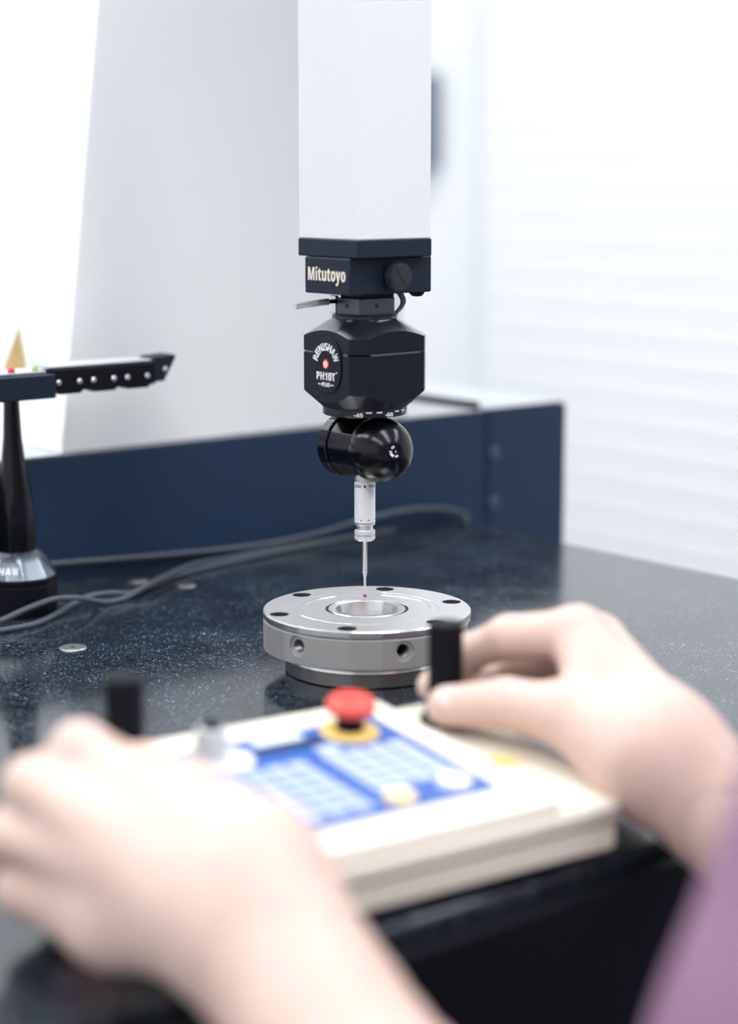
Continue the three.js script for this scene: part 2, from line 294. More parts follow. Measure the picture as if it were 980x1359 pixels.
  part('model_lettering', words('PH10T', 0.0182, 0.0050), M.white, plate, 0, -0.0066, Z);
  part('type_lettering', mergeGeometries([words('PLUS', 0.0078, 0.0026), new THREE.BoxGeometry(0.0030, 0.0006, 0.0003).toNonIndexed().translate(0.0062, 0, 0.0001), new THREE.BoxGeometry(0.0030, 0.0006, 0.0003).toNonIndexed().translate(-0.0062, 0, 0.0001)]), M.white, plate, 0, -0.0118, Z);
  const ring = part('lamp_ring', new THREE.TorusGeometry(0.0025, 0.0006, 10, 32), M.ledRing, plate, 0, 0.0008, Z);
  part('red_lamp', new THREE.SphereGeometry(0.0024, 24, 12).scale(1, 1, 0.4), M.led, ring);
  // rotating scale ring
  part('scale_ring', lathe([[0.012, 0.1636], [0.0262, 0.1636], [0.0266, 0.1630], [0.0266, 0.1590], [0.0258, 0.1582], [0.012, 0.1582]], 96), M.anodizedSatin, t);
  const marks = [];
  for (let i = 0; i <= 6; i++) {
    const num = i % 3 === 0, g = num ? words(['-45', '-60', '-75'][i / 3], 0.0058, 0.0024) : new THREE.BoxGeometry(0.0036, 0.0008, 0.0003).toNonIndexed();
    g.translate(0, num ? 0.1602 : 0.1617, 0.02665); g.rotateY(-0.837 + i * 0.248); marks.push(g);
  }
  part('scale_marks', mergeGeometries(marks.map((g) => g.index ? g.toNonIndexed() : g)), M.white, t);
  // ball joint
  const bz = 0.0150, by = 0.1364;
  part('ball_joint', new THREE.SphereGeometry(0.0207, 96, 64), M.gloss, t, 0, by, bz);
  part('joint_barrel', lathe([[0.001, 0.004], [0.0188, 0.004], [0.0190, 0.0290], [0.0184, 0.0296], [0.0184, 0.0304], [0.0192, 0.0306], [0.0199, 0.0313], [0.0199, 0.0384], [0.0190, 0.0396], [0.001, 0.0398]], 96).rotateX(-Math.PI / 2), M.gloss, t, 0, by, bz);
  const dir = new THREE.Vector3(0.435 * CA - 0.9 * SA, 0.085, 0.435 * SA + 0.9 * CA).normalize();
  const dial = part('dial', lathe([[0.0001, 0.0003], [0.0046, 0.0003], [0.0048, 0.0006], [0.0052, 0.0004], [0.0053, -0.0004], [0.0053, -0.003]], 40).rotateX(Math.PI / 2), M.matteBlack, t, dir.x * 0.0204, by + dir.y * 0.0204, bz + dir.z * 0.0204);
  dial.quaternion.setFromUnitVectors(new THREE.Vector3(0, 0, 1), dir);
  const wedges = [];
  for (let i = 0; i < 4; i++) { const g = new THREE.BoxGeometry(0.0016, 0.0006 + i * 0.00014, 0.0002).toNonIndexed(); g.translate(-0.0029, 0, 0); g.rotateZ(-0.1 + i * 0.38); wedges.push(g.translate(0, 0, 0.0004)); }
  wedges.push(words('05', 0.0024, 0.0014, 0.0002).rotateZ(0.5).translate(-0.0012, 0.0027, 0.0003), words('80', 0.0022, 0.0014, 0.0002).rotateZ(0.3).translate(0.0011, -0.0029, 0.0003), words('A', 0.0010, 0.0012, 0.0002).translate(0.0006, 0.0, 0.0003));
  part('dial_marks', mergeGeometries(wedges.map((g) => g.index ? g.toNonIndexed() : g)), M.white, dial);
  part('key_wedge', extrude([[-0.0028, 0.0026], [0.003, -0.0024], [-0.0026, -0.0022]], 0.002, 0.0002), M.white, t, -0.0072, 0.1195, 0.0055).rotation.y = -TURN;
}
// ------------------------------------------------------------------ touch probe
{
  const t = thing('touch_probe', 'slim silver touch probe with thin stylus and ruby tip above the flange', 'probe', AX[0], 0, AX[1], 0);
  const cv = document.createElement('canvas'); cv.width = 1024; cv.height = 640; const x = cv.getContext('2d');
  x.fillStyle = '#e6e8ec'; x.fillRect(0, 0, 1024, 640); x.fillStyle = '#10131a'; x.font = 'bold 66px sans-serif'; x.textBaseline = 'middle'; x.textAlign = 'center';
  for (const o of [0, 512]) { x.beginPath(); x.arc(o + 256, 62, 19, 0, 7); x.fill(); x.fillText('2000', o + 128, 62); x.fillText('TP20', o + 384, 62); }
  for (let i = 0; i < 8; i++) { x.beginPath(); x.arc(i * 128 + 64, 600, 11, 0, 7); x.fill(); }
  const tex = new THREE.CanvasTexture(cv); tex.colorSpace = THREE.SRGBColorSpace;
  const cv2 = document.createElement('canvas'); cv2.width = 1024; cv2.height = 128; const y = cv2.getContext('2d');
  y.fillStyle = '#d8dade'; y.fillRect(0, 0, 1024, 128); y.fillStyle = '#2a2e36'; y.font = '58px sans-serif'; y.textBaseline = 'middle'; y.textAlign = 'center';
  for (let i = 0; i < 4; i++) y.fillText('MADE IN UK', i * 256 + 128, 66);
  const tex2 = new THREE.CanvasTexture(cv2); tex2.colorSpace = THREE.SRGBColorSpace;
  const sleeve = (r, y0, y1) => new THREE.CylinderGeometry(r, r, y1 - y0, 64, 1, true).translate(0, (y0 + y1) / 2, 0);
  part('mount_ring', lathe([[0.001, 0.126], [0.0060, 0.126], [0.0065, 0.1185], [0.0066, 0.1160], [0.0060, 0.1157], [0.0060, 0.1150]], 64), M.steel, t);
  const bodyMat = std([1, 1, 1], 0.35, 0.15, { map: tex }), collarMat = std([1, 1, 1], 0.35, 0.2, { map: tex2 });
  const b = part('probe_body', sleeve(0.00665, 0.0890, 0.1148), bodyMat, t); b.rotation.y = Math.PI / 2 + Math.PI;
  part('body_core', lathe([[0.0001, 0.1150], [0.0063, 0.1150], [0.00664, 0.1147], [0.0063, 0.1146], [0.0063, 0.0892], [0.00664, 0.0890], [0.0064, 0.0886], [0.0061, 0.0885]], 64), M.probe, t);
  part('stylus_module', lathe([[0.0061, 0.0884], [0.0065, 0.0882], [0.0066, 0.0872], [0.0062, 0.0868], [0.0052, 0.0866], [0.0052, 0.0838], [0.0063, 0.0834], [0.0063, 0.0776], [0.0060, 0.0769], [0.0016, 0.0764]], 64), M.steel, t);
  part('engraved_collar', sleeve(0.00664, 0.0780, 0.0832), collarMat, t);
  part('stylus', lathe([[0.0016, 0.0766], [0.00152, 0.0762], [0.00152, 0.0560], [0.0010, 0.0528], [0.00078, 0.0526], [0.00072, 0.0412]], 32), M.steel, t);
  part('pin_hole', cyl(0.0004, 0.0004, 0.0003, 12).rotateX(Math.PI / 2), M.flangeDark, t, 0.0003, 0.0575, 0.00150);
  part('ruby_ball', new THREE.SphereGeometry(0.0014, 32, 24), M.ruby, t, 0, 0.0406, 0);
}
// ------------------------------------------------------------------ steel flange under measurement
{
  const t = thing('steel_flange', 'round machined steel flange with bolt holes standing on the granite', 'flange', -0.0011, 0, 0.0009, 0);
  const bolt = [], side = [], spot = [];
  for (let k = 0; k < 6; k++) {
    const g = (102 + 60 * k) * Math.PI / 180; bolt.push(cyl(0.0060, 0.0060, 0.05, 40).translate(Math.cos(g) * 0.0567, 0.030, Math.sin(g) * 0.0567));
    const q = (70 + 60 * k) * Math.PI / 180, place = (c) => c.rotateZ(Math.PI / 2).rotateY(-q);
    side.push(place(cyl(0.0041, 0.0041, 0.05, 32).rotateZ(0)).translate(Math.cos(q) * 0.068, 0.0265, Math.sin(q) * 0.068));
    spot.push(place(cyl(0.0066, 0.0066, 0.02, 40)).translate(Math.cos(q) * 0.0735, 0.0265, Math.sin(q) * 0.0735));
  }
  const L = (pts) => new THREE.LatheGeometry(pts.map(([r, y]) => new THREE.Vector2(r / 1000, y / 1000)), 192);
  const topRing = L([[26, 34.4], [64.9, 34.5], [65.2, 34.9], [65.2, 38.2], [64.5, 38.9], [45.3, 38.9], [45.1, 38.75], [44.9, 38.9], [40, 38.9], [39.7, 38.6], [26.2, 38.6], [26, 38.4], [26, 34.4]]);
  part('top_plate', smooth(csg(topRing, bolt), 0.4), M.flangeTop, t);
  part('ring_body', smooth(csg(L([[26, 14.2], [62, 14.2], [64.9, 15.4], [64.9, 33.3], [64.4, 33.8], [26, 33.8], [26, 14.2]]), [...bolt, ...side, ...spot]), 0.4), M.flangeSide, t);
  part('seam', L([[27, 33.7], [63.4, 33.7], [63.4, 34.6], [27, 34.6], [27, 33.7]]), M.flangeDark, t);
  for (let k = 0; k < 6; k++) { const g = (102 + 60 * k) * Math.PI / 180; part('bolt_hole_shade', new THREE.CylinderGeometry(0.00592, 0.00592, 0.022, 40, 1, true), M.holeShade, t, Math.cos(g) * 0.0567, 0.0272, Math.sin(g) * 0.0567); }  // added dark sleeves, shade inside the holes put into their colour
  part('bearing_ring', lathe([[17, 15], [18.3, 33], [19.6, 38.6], [20.2, 38.9], [24.0, 38.8], [24.3, 38.4], [24.3, 33]].map(([r, y]) => [r / 1000, y / 1000])), M.flangeTop, t);
  part('seal_groove', lathe([[24.2, 35.6], [26.1, 35.6]].map(([r, y]) => [r / 1000, y / 1000])), M.flangeDark, t);
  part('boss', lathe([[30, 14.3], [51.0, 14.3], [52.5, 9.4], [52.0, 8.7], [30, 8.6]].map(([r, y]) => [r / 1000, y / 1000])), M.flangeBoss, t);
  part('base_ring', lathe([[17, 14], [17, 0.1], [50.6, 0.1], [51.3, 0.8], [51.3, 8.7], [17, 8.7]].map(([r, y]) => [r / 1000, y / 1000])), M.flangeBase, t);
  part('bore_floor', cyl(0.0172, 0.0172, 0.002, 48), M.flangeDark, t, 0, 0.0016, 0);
  side.forEach((_, k) => {
    const q = (70 + 60 * k) * Math.PI / 180;
    const th = part('thread', lathe(Array.from({ length: 25 }, (_, i) => [0.0040 - (i % 2) * 0.0004, -0.006 + i * 0.0005]), 32), M.steelDark, t, Math.cos(q) * 0.0575, 0.0265, Math.sin(q) * 0.0575);
    th.rotation.set(0, -q, 0); th.geometry.rotateZ(Math.PI / 2);
  });
}
// ------------------------------------------------------------------ stylus rack at the left
{
  const t = thing('stylus_rack', 'black T-shaped stylus changing rack on a tapered post at the left edge', 'rack', -0.0910, 0, 0.2824);
  part('base', lathe([[0.001, 0.0005], [0.0275, 0.0005], [0.028, 0.001], [0.028, 0.0215], [0.0272, 0.0222], [0.0272, 0.0232], [0.028, 0.024], [0.028, 0.0262], [0.001, 0.0262]]), M.matteBlack, t);
  part('bevel_ring', lathe([[0.001, 0.0262], [0.0275, 0.0262], [0.0278, 0.0275], [0.0215, 0.0385], [0.0175, 0.0435], [0.0150, 0.0448], [0.001, 0.0448]]), std([0.15, 0.17, 0.20], 0.28, 0.9), t);
  part('post', lathe([[0.001, 0.0446], [0.0135, 0.0446], [0.0138, 0.056], [0.0136, 0.072], [0.0115, 0.088], [0.0085, 0.106], [0.0066, 0.124], [0.0056, 0.145], [0.0054, 0.156], [0.001, 0.156]], 64), M.gloss, t);
  part('bracket', rbox(0.044, 0.0168, 0.026, 0.001), M.anodized, t, 0.0045, 0.1603, 0.004);
  part('rail', rbox(0.224, 0.010, 0.020, 0.001), M.matteBlack, t, 0.0045, 0.1640, -0.010);
  const mod = extrude([[-0.0148, -0.008], [-0.0105, -0.0085], [-0.0085, -0.0103], [0.0085, -0.0103], [0.0105, -0.0085], [0.0148, -0.008], [0.0148, 0.0075], [-0.0148, 0.0075]], 0.012, 0.0008, 2);
  const scr = lathe([[0.0001, 0.0014], [0.0012, 0.0012], [0.0020, 0.0004], [0.0021, -0.001]], 20).rotateX(Math.PI / 2);
  for (const x of [0.0420, 0.0705, 0.0990, -0.0330, -0.0615, -0.0900]) {
    const m = part('slot_module', mod, M.matteBlack, t, x, 0.1635, 0.004);
    for (const s of [-1, 1]) part('screw', scr, M.steel, m, s * 0.0085 - 0.001, -0.0018, 0.0062);
    part('lid', rbox(0.029, 0.0016, 0.026, 0.0006), M.rackGlass, m, 0, 0.0090, -0.010);
  }
  part('lid', rbox(0.040, 0.0016, 0.026, 0.0006), M.rackGlass, t, 0.0045, 0.1698, -0.006);
  for (const s of [1, -1]) {
    const e = part('end_plate', extrude([[-0.0085, -0.009], [0.0012, -0.0088], [0.0118, 0.0085], [0.0108, 0.0102], [-0.0065, 0.0092], [-0.0115, 0.0055]].map(([x, y]) => [x * s, y]), 0.020, 0.001, 2), M.anodized, t, s * 0.1165 + 0.0045, 0.1655, -0.001);
    part('screw', scr, M.steel, e, s * 0.002, 0, 0.0100);
  }
  part('indicator', move(new THREE.SphereGeometry(0.0026, 20, 12), 0, 0, 0), M.red2, t, -0.0015, 0.1718, 0.004, 'red indicator');
  part('indicator', move(new THREE.SphereGeometry(0.0024, 20, 12), 0, 0, 0), M.green2, t, 0.0180, 0.1716, 0.003, 'green indicator');
  const let_ = []; 'RENISHAW.'.split('').forEach((c, i) => { const g = words(c, c === 'I' ? 0.0014 : c === '.' ? 0.001 : 0.0042, c === '.' ? 0.001 : 0.0055, 0.0004); g.rotateX(-0.55); g.translate(0, c === '.' ? 0.0315 : 0.0335, c === '.' ? 0.0259 : 0.0248); g.rotateY(-1.95 + i * 0.2); let_.push(g); });
  part('lettering', mergeGeometries(let_.map((g) => g.index ? g.toNonIndexed() : g)), M.white, t);
}
// ------------------------------------------------------------------ cables on the granite
function cable(label, pts, r) {
  const m = shade(new THREE.Mesh(tube(pts.map(([a, y, b]) => P(a, y, b)), r, 220, 12), M.cable)); m.name = numbered('cable');
  m.userData = { label, category: 'cable' }; scene.add(m); return m;
}
cable('grey cable along the foot of the blue-grey cover, arching at its right end', [[-0.4, 0.0024, 0.3], [-0.25, 0.0024, 0.335], [-0.065, 0.0175, 0.343], [-0.0234, 0.0161, 0.343], [0.0611, 0.0111, 0.343], [0.1559, 0.0071, 0.343], [0.2093, 0.0083, 0.342], [0.2382, 0.0118, 0.338], [0.2586, 0.0166, 0.333], [0.2917, 0.0192, 0.333], [0.3284, 0.0193, 0.336], [0.3652, 0.0149, 0.338], [0.394, 0.0059, 0.34], [0.388, 0.0026, 0.335], [0.375, 0.0024, 0.325]], 0.0024);
cable('upper dark grey cable of the twisted pair where it leaves the frame at left', [[-0.36, 0.0022, 0.2], [-0.165, 0.0024, 0.236], [-0.1281, 0.0059, 0.241], [-0.101, 0.0115, 0.244], [-0.0818, 0.0138, 0.246], [-0.0612, 0.011, 0.248], [-0.0322, 0.0022, 0.259], [-0.0154, 0.0022, 0.2613], [0.0081, 0.0066, 0.2692], [0.0435, 0.0066, 0.2924], [0.0855, 0.005, 0.3194], [0.1269, 0.0022, 0.3341], [0.1793, 0.0022, 0.3425], [0.2456, 0.0022, 0.3425], [0.3072, 0.0022, 0.3425]], 0.0021);
cable('lower dark grey cable of the twisted pair where it leaves the frame at left', [[-0.36, 0.0022, 0.17], [-0.1693, 0.0022, 0.2277], [-0.1346, 0.0022, 0.2295], [-0.1088, 0.0022, 0.231], [-0.0816, 0.0022, 0.247], [-0.0602, 0.004, 0.2592], [-0.0412, 0.0068, 0.2656], [-0.0233, 0.0068, 0.2639], [-0.0086, 0.004, 0.2648], [0.025, 0.0022, 0.285], [0.0555, 0.0022, 0.3023], [0.0873, 0.0022, 0.3128], [0.1245, 0.0022, 0.3204], [0.1764, 0.0022, 0.3295], [0.2379, 0.0022, 0.3377], [0.3104, 0.0022, 0.3425]], 0.0021);
// ------------------------------------------------------------------ control box
{
  const TH = TURN - 0.087;
  const t = thing('control_box', 'cream joystick control box with a blue key panel held in both hands', 'control box', -0.2300, 0, -0.256, TH);
  const hw = 0.105;
  // local x along the box, z towards the operator; heights from the granite
  const side = (pts, w, bev) => extrude(pts.map(([v, y]) => [v, y]), w, bev, 4).rotateY(Math.PI / 2);   // pts are (-z ... )
  part('lower_shell', side([[0.066, 0.006], [-0.072, 0.006], [-0.074, 0.0075], [-0.074, 0.0185], [0.069, 0.0185], [0.069, 0.0075]].map(([v, y]) => [v, y]), 2 * hw - 0.004, 0.0022), M.cream, t);
  part('joint', rbox(2 * hw - 0.010, 0.004, 0.134, 0.001), M.grooveDark, t, 0, 0.0195, -0.0035);
  const plan = (() => { const w = 0.113, z0 = -0.0715, z1 = 0.0755, r = 0.016, q = new THREE.Shape(); q.moveTo(-w + r, -z1); q.lineTo(w - r, -z1); q.absarc(w - r, -z1 + r, r, -Math.PI / 2, 0); q.lineTo(w, -z0 - r); q.absarc(w - r, -z0 - r, r, 0, Math.PI / 2); q.lineTo(-w + r, -z0); q.absarc(-w + r, -z0 - r, r, Math.PI / 2, Math.PI); q.lineTo(-w, -z1 + r); q.absarc(-w + r, -z1 + r, r, Math.PI, 1.5 * Math.PI); return new THREE.ExtrudeGeometry(q, { depth: 0.1, bevelEnabled: false, curveSegments: 10 }).rotateX(-Math.PI / 2).translate(0, -0.02, 0); })();
  const rounded = (g) => smooth(csg(g, [plan], INTERSECTION), 0.6);
  part('upper_shell', rounded(side([[0.071, 0.0208], [-0.075, 0.0208], [-0.075, 0.0265], [-0.0730, 0.0290], [0.0690, 0.0418], [0.071, 0.0405]], 2 * hw + 0.04, 0.0025)), M.cream, t);
  const sl = Math.atan2(0.0128, 0.144);
  const pl = part('raised_top', rbox(0.135, 0.014, 0.1485, 0.005, 4), M.cream, t, 0.006, 0.0352, -0.001); pl.rotation.x = sl;
  for (const [x, z] of [[-0.08, -0.055], [0.08, -0.055], [-0.08, 0.05], [0.08, 0.05]]) part('rubber_foot', cyl(0.007, 0.0075, 0.0062, 24), M.rubber, t, x, 0.0031, z);
  const panel = part('key_panel', rbox(0.112, 0.001, 0.101, 0.0004), M.panelBlue, pl, -0.0085, 0.0073, 0.001);
  const key = rbox(0.0098, 0.0014, 0.0076, 0.0005, 2);
  for (let i = 0; i < 4; i++) for (let j = 0; j < 6; j++) part('key', key, M.key, panel, -0.0475 + i * 0.0118, 0.0008, -0.011 + j * 0.0102);
  for (let i = 0; i < 4; i++) for (let j = 0; j < 5; j++) part('key', key, M.key, panel, 0.0085 + i * 0.0118, 0.0008, -0.013 + j * 0.0096);
  part('round_button', cyl(0.0072, 0.0076, 0.003, 32), M.keyYellow, panel, 0.007, 0.0018, 0.0415, 'round pale yellow button');
  part('round_button', cyl(0.0076, 0.008, 0.003, 32), M.keyWhite, panel, 0.039, 0.0018, 0.0385, 'round white button');
  part('display_slot', rbox(0.036, 0.0012, 0.0055, 0.0005), M.display, panel, -0.003, 0.0008, -0.0335);
  part('printed_label', rbox(0.027, 0.0008, 0.008, 0.0004), M.labelPale, panel, -0.003, 0.0006, -0.0435);
  part('key', rbox(0.012, 0.0014, 0.008, 0.0005), M.key, panel, 0.012, 0.0008, -0.0225);
  const disc = part('dial_scale', cyl(0.0135, 0.0138, 0.0015, 40), M.keyWhite, panel, -0.0385, 0.001, -0.0315, 'round white dial scale');
  disc.userData.label = 'round white dial scale';
  const kn = part('dial_knob', lathe([[0.0001, 0.016], [0.0062, 0.0158], [0.0068, 0.0152], [0.0079, 0.0022], [0.0088, 0.0010], [0.0088, 0]], 40), M.knobGrey, pl, -0.0525, 0.0088, -0.0335, 'grey rotary knob');
  part('knob_cap', cyl(0.0044, 0.0048, 0.0022, 32), M.matteBlack, kn, 0, 0.0166, 0);
  const es = part('emergency_stop', lathe([[0.0001, 0.0196], [0.0045, 0.0193], [0.0092, 0.0180], [0.0118, 0.0150], [0.0120, 0.0120], [0.0111, 0.0103], [0.0080, 0.0095], [0.0001, 0.0095]], 56), M.red, pl, 0.0245, 0.0082, -0.0352, 'red mushroom emergency stop button');
  part('collar', cyl(0.0066, 0.0068, 0.0096, 40), M.matteBlack, es, 0, 0.0048, 0);
  part('yellow_ring', lathe([[0.006, 0.0018], [0.0132, 0.0016], [0.0142, 0.0008], [0.0144, 0]], 48), M.yellow, es);
  const stick = (x, z, y) => {
    const g = part('joystick', lathe([[0.0001, 0.0], [0.0086, 0.0], [0.0087, 0.010], [0.0087, 0.0485], [0.0078, 0.0496], [0.0001, 0.0498]], 40), M.matteBlack, t, x, y, z);
    part('boot', lathe([[0.0086, 0.0072], [0.0098, 0.006], [0.0105, 0.0035], [0.0122, 0.0022], [0.0128, 0.0], [0.0128, -0.001]], 40), M.rubber, g);
  };
  stick(-0.0850, -0.042, 0.0400); stick(0.0930, -0.043, 0.0405);
  const ws = part('warning_sticker', new THREE.ExtrudeGeometry(new THREE.Shape([new THREE.Vector2(-0.010, -0.0075), new THREE.Vector2(0.010, -0.0075), new THREE.Vector2(0, 0.0085)]), { depth: 0.0003, bevelEnabled: false }).rotateX(-Math.PI / 2), M.yellow, t, 0.0855, 0.0347, 0.011, 'yellow triangular warning sticker');
  ws.rotation.x = sl;
}
// ------------------------------------------------------------------ the operator
// A field of distances to tapered capsules, joined smoothly and meshed by surface nets.
const smin = (a, b, k) => { const h = Math.max(k - Math.abs(a - b), 0) / k; return Math.min(a, b) - h * h * k * 0.25; };
function capsule(p, A, B, ra, rb) {
  const ax = A[0], ay = A[1], az = A[2], dx = B[0] - ax, dy = B[1] - ay, dz = B[2] - az, px = p[0] - ax, py = p[1] - ay, pz = p[2] - az;
  let t = (px * dx + py * dy + pz * dz) / (dx * dx + dy * dy + dz * dz); t = t < 0 ? 0 : t > 1 ? 1 : t;
  const x = px - dx * t, y = py - dy * t, z = pz - dz * t;
  return Math.sqrt(x * x + y * y + z * z) - (ra + (rb - ra) * t);
}
const ellipsoid = (p, C, R) => { const x = (p[0] - C[0]) / R[0], y = (p[1] - C[1]) / R[1], z = (p[2] - C[2]) / R[2], k = Math.sqrt(x * x + y * y + z * z); return (k - 1) * Math.min(R[0], R[1], R[2]); };
function chain(p, list, k) { let d = 1; for (const [A, B, ra, rb] of list) d = smin(d, capsule(p, A, B, ra, rb), k); return d; }
function nets(f, lo, hi, cell, color) {
  const n = [0, 1, 2].map((i) => Math.ceil((hi[i] - lo[i]) / cell) + 1), [X, Y, Z] = n, F = new Float32Array(X * Y * Z), id = new Int32Array(X * Y * Z).fill(-1), p = [0, 0, 0];
  for (let z = 0, i = 0; z < Z; z++) for (let y = 0; y < Y; y++) for (let x = 0; x < X; x++, i++) { p[0] = lo[0] + x * cell; p[1] = lo[1] + y * cell; p[2] = lo[2] + z * cell; F[i] = f(p); }
  const pos = [], nor = [], col = [], idx = [], S = [1, X, X * Y];
  for (let z = 0; z < Z - 1; z++) for (let y = 0; y < Y - 1; y++) for (let x = 0; x < X - 1; x++) {
    const i = x + y * X + z * X * Y; let cx = 0, cy = 0, cz = 0, c = 0;
    for (let e = 0; e < 12; e++) {
      const ax = e >> 2, u = (e & 1), v = (e >> 1) & 1, o = [0, 0, 0]; o[(ax + 1) % 3] = u; o[(ax + 2) % 3] = v;
      const j = i + o[0] + o[1] * X + o[2] * X * Y, a = F[j], b = F[j + S[ax]];
      if ((a < 0) === (b < 0)) continue;
      const t = a / (a - b); o[ax] += t; cx += o[0]; cy += o[1]; cz += o[2]; c++;
    }
    if (!c) continue;
    id[i] = pos.length / 3;
    const q = [lo[0] + (x + cx / c) * cell, lo[1] + (y + cy / c) * cell, lo[2] + (z + cz / c) * cell], e = cell * 0.5;
    const g = [0, 1, 2].map((k) => { const a = q.slice(), b = q.slice(); a[k] += e; b[k] -= e; return f(a) - f(b); }), l = Math.hypot(...g) || 1;
    pos.push(...q); nor.push(g[0] / l, g[1] / l, g[2] / l); if (color) col.push(...color(q));
  }
  for (let z = 1; z < Z - 1; z++) for (let y = 1; y < Y - 1; y++) for (let x = 1; x < X - 1; x++) {
    const i = x + y * X + z * X * Y;
    for (let ax = 0; ax < 3; ax++) {
      const a = F[i], b = F[i + S[ax]]; if ((a < 0) === (b < 0)) continue;
      const u = S[(ax + 1) % 3], v = S[(ax + 2) % 3], q = [id[i], id[i - u], id[i - u - v], id[i - v]];
      if (q.some((k) => k < 0)) continue;
      if (a < 0) idx.push(q[0], q[1], q[2], q[0], q[2], q[3]); else idx.push(q[0], q[2], q[1], q[0], q[3], q[2]);
    }
  }
  const g = new THREE.BufferGeometry(); g.setAttribute('position', new THREE.Float32BufferAttribute(pos, 3)); g.setAttribute('normal', new THREE.Float32BufferAttribute(nor, 3));
  if (color) g.setAttribute('color', new THREE.Float32BufferAttribute(col, 3));
  g.setIndex(idx); return g;
}
{
  const LH = {W1: [-0.0395, 0.0563, 0.5194], W2: [-0.0523, 0.0435, 0.5217], I: [-0.1143, 0.0838, 0.4486], M: [-0.1314, 0.0728, 0.4586], R: [-0.1402, 0.0537, 0.4620], P: [-0.1364, 0.0309, 0.4610], Ip: [-0.1209, 0.0732, 0.4098], Id: [-0.1224, 0.0541, 0.3675], It: [-0.1212, 0.0408, 0.3343], Mp: [-0.1407, 0.0575, 0.4177], Md: [-0.1251, 0.0378, 0.3856], Mt: [-0.1105, 0.0362, 0.3859], Rp: [-0.1476, 0.0380, 0.4242], Rd: [-0.1324, 0.0223, 0.4036], Rt: [-0.1157, 0.0225, 0.4087], Pp: [-0.1396, 0.0183, 0.4348], Pd: [-0.1269, 0.0106, 0.4209], Pt: [-0.1152, 0.0140, 0.4254], TC: [-0.0425, 0.0640, 0.5130], TM: [-0.0726, 0.0682, 0.4615], TI: [-0.0951, 0.0609, 0.4019], TT: [-0.1010, 0.0555, 0.3744], H1: [-0.0978, 0.0279, 0.4889], H2: [-0.0649, 0.0350, 0.5131]};
  const RH = {W1: [0.1380, 0.0480, 0.3178], W2: [0.1289, 0.0412, 0.3241], I: [0.1033, 0.0839, 0.2556], M: [0.1155, 0.0743, 0.2319], R: [0.1265, 0.0618, 0.2138], P: [0.1351, 0.0472, 0.2012], Ip: [0.0702, 0.0789, 0.2412], Id: [0.0507, 0.0670, 0.2251], It: [0.0314, 0.0514, 0.2319], Mp: [0.0837, 0.0602, 0.2141], Md: [0.0668, 0.0523, 0.2053], Mt: [0.0510, 0.0501, 0.2240], Rp: [0.0996, 0.0374, 0.1724], Rd: [0.0817, 0.0321, 0.1683], Rt: [0.0661, 0.0334, 0.1884], Pp: [0.1098, 0.0294, 0.1738], Pd: [0.0956, 0.0254, 0.1746], Pt: [0.0822, 0.0275, 0.1894], TC: [0.1232, 0.0431, 0.3268], TM: [0.0961, 0.0555, 0.3012], TI: [0.0662, 0.0557, 0.2809], TT: [0.0382, 0.0519, 0.2714], NL: [0.0371, 0.0591, 0.2808]};
  const EL = [0.085, -0.09, 0.69], SL = [0.200, 0.22, 0.655], ER = [0.318, -0.105, 0.435], SR = [0.47, 0.21, 0.39];
  const lerp = (a, b, t) => a.map((v, i) => v + (b[i] - v) * t);
  // palm and wrist, then finger by finger: [joint, joint, radius, radius]
  const palmL = [[LH.W1, LH.I, .021, .0085], [LH.W2, LH.M, .020, .0085], [lerp(LH.W1, LH.W2, .5), LH.M, .021, .0085], [LH.W2, LH.R, .020, .0080], [LH.W2, LH.P, .020, .0080], [LH.H1, LH.H2, .0165, .0185], [LH.H1, LH.P, .0160, .0080], [LH.TC, LH.TM, .019, .0150], [LH.TM, LH.I, .012, .0085]];
  const armL = [[LH.W1, lerp(LH.W1, EL, .5), .0225, .030], [LH.W2, lerp(LH.W2, EL, .5), .0225, .028], [lerp(LH.W1, EL, .45), EL, .031, .043], [EL, SL, .043, .052]];
  const fingersL = [[[LH.I, LH.Ip, .0112, .0100], [LH.Ip, LH.Id, .0105, .0090], [LH.Id, LH.It, .0090, .0078]], [[LH.M, LH.Mp, .0115, .0102], [LH.Mp, LH.Md, .0108, .0094], [LH.Md, LH.Mt, .0092, .0080]], [[LH.R, LH.Rp, .0110, .0098], [LH.Rp, LH.Rd, .0102, .0088], [LH.Rd, LH.Rt, .0088, .0076]], [[LH.P, LH.Pp, .0100, .0088], [LH.Pp, LH.Pd, .0090, .0078], [LH.Pd, LH.Pt, .0078, .0068]], [[LH.TM, LH.TI, .0140, .0112], [LH.TI, LH.TT, .0112, .0092]]];
  const palmR = [[RH.W1, RH.I, .0195, .0125], [RH.W1, RH.M, .0195, .0125], [RH.W2, RH.R, .020, .0118], [RH.W2, RH.P, .020, .0110], [RH.TC, RH.TM, .0215, .0160], [lerp(RH.TC, RH.TM, .6), RH.I, .014, .0115], [lerp(RH.W2, RH.P, .5), RH.P, .019, .012], [lerp(RH.W1, RH.W2, .5), RH.M, .021, .012]];
  const armR = [[RH.W1, lerp(RH.W1, ER, .5), .0185, .027], [RH.W2, lerp(RH.W2, ER, .5), .0225, .029], [lerp(RH.W1, ER, .45), ER, .031, .043], [ER, SR, .043, .052]];
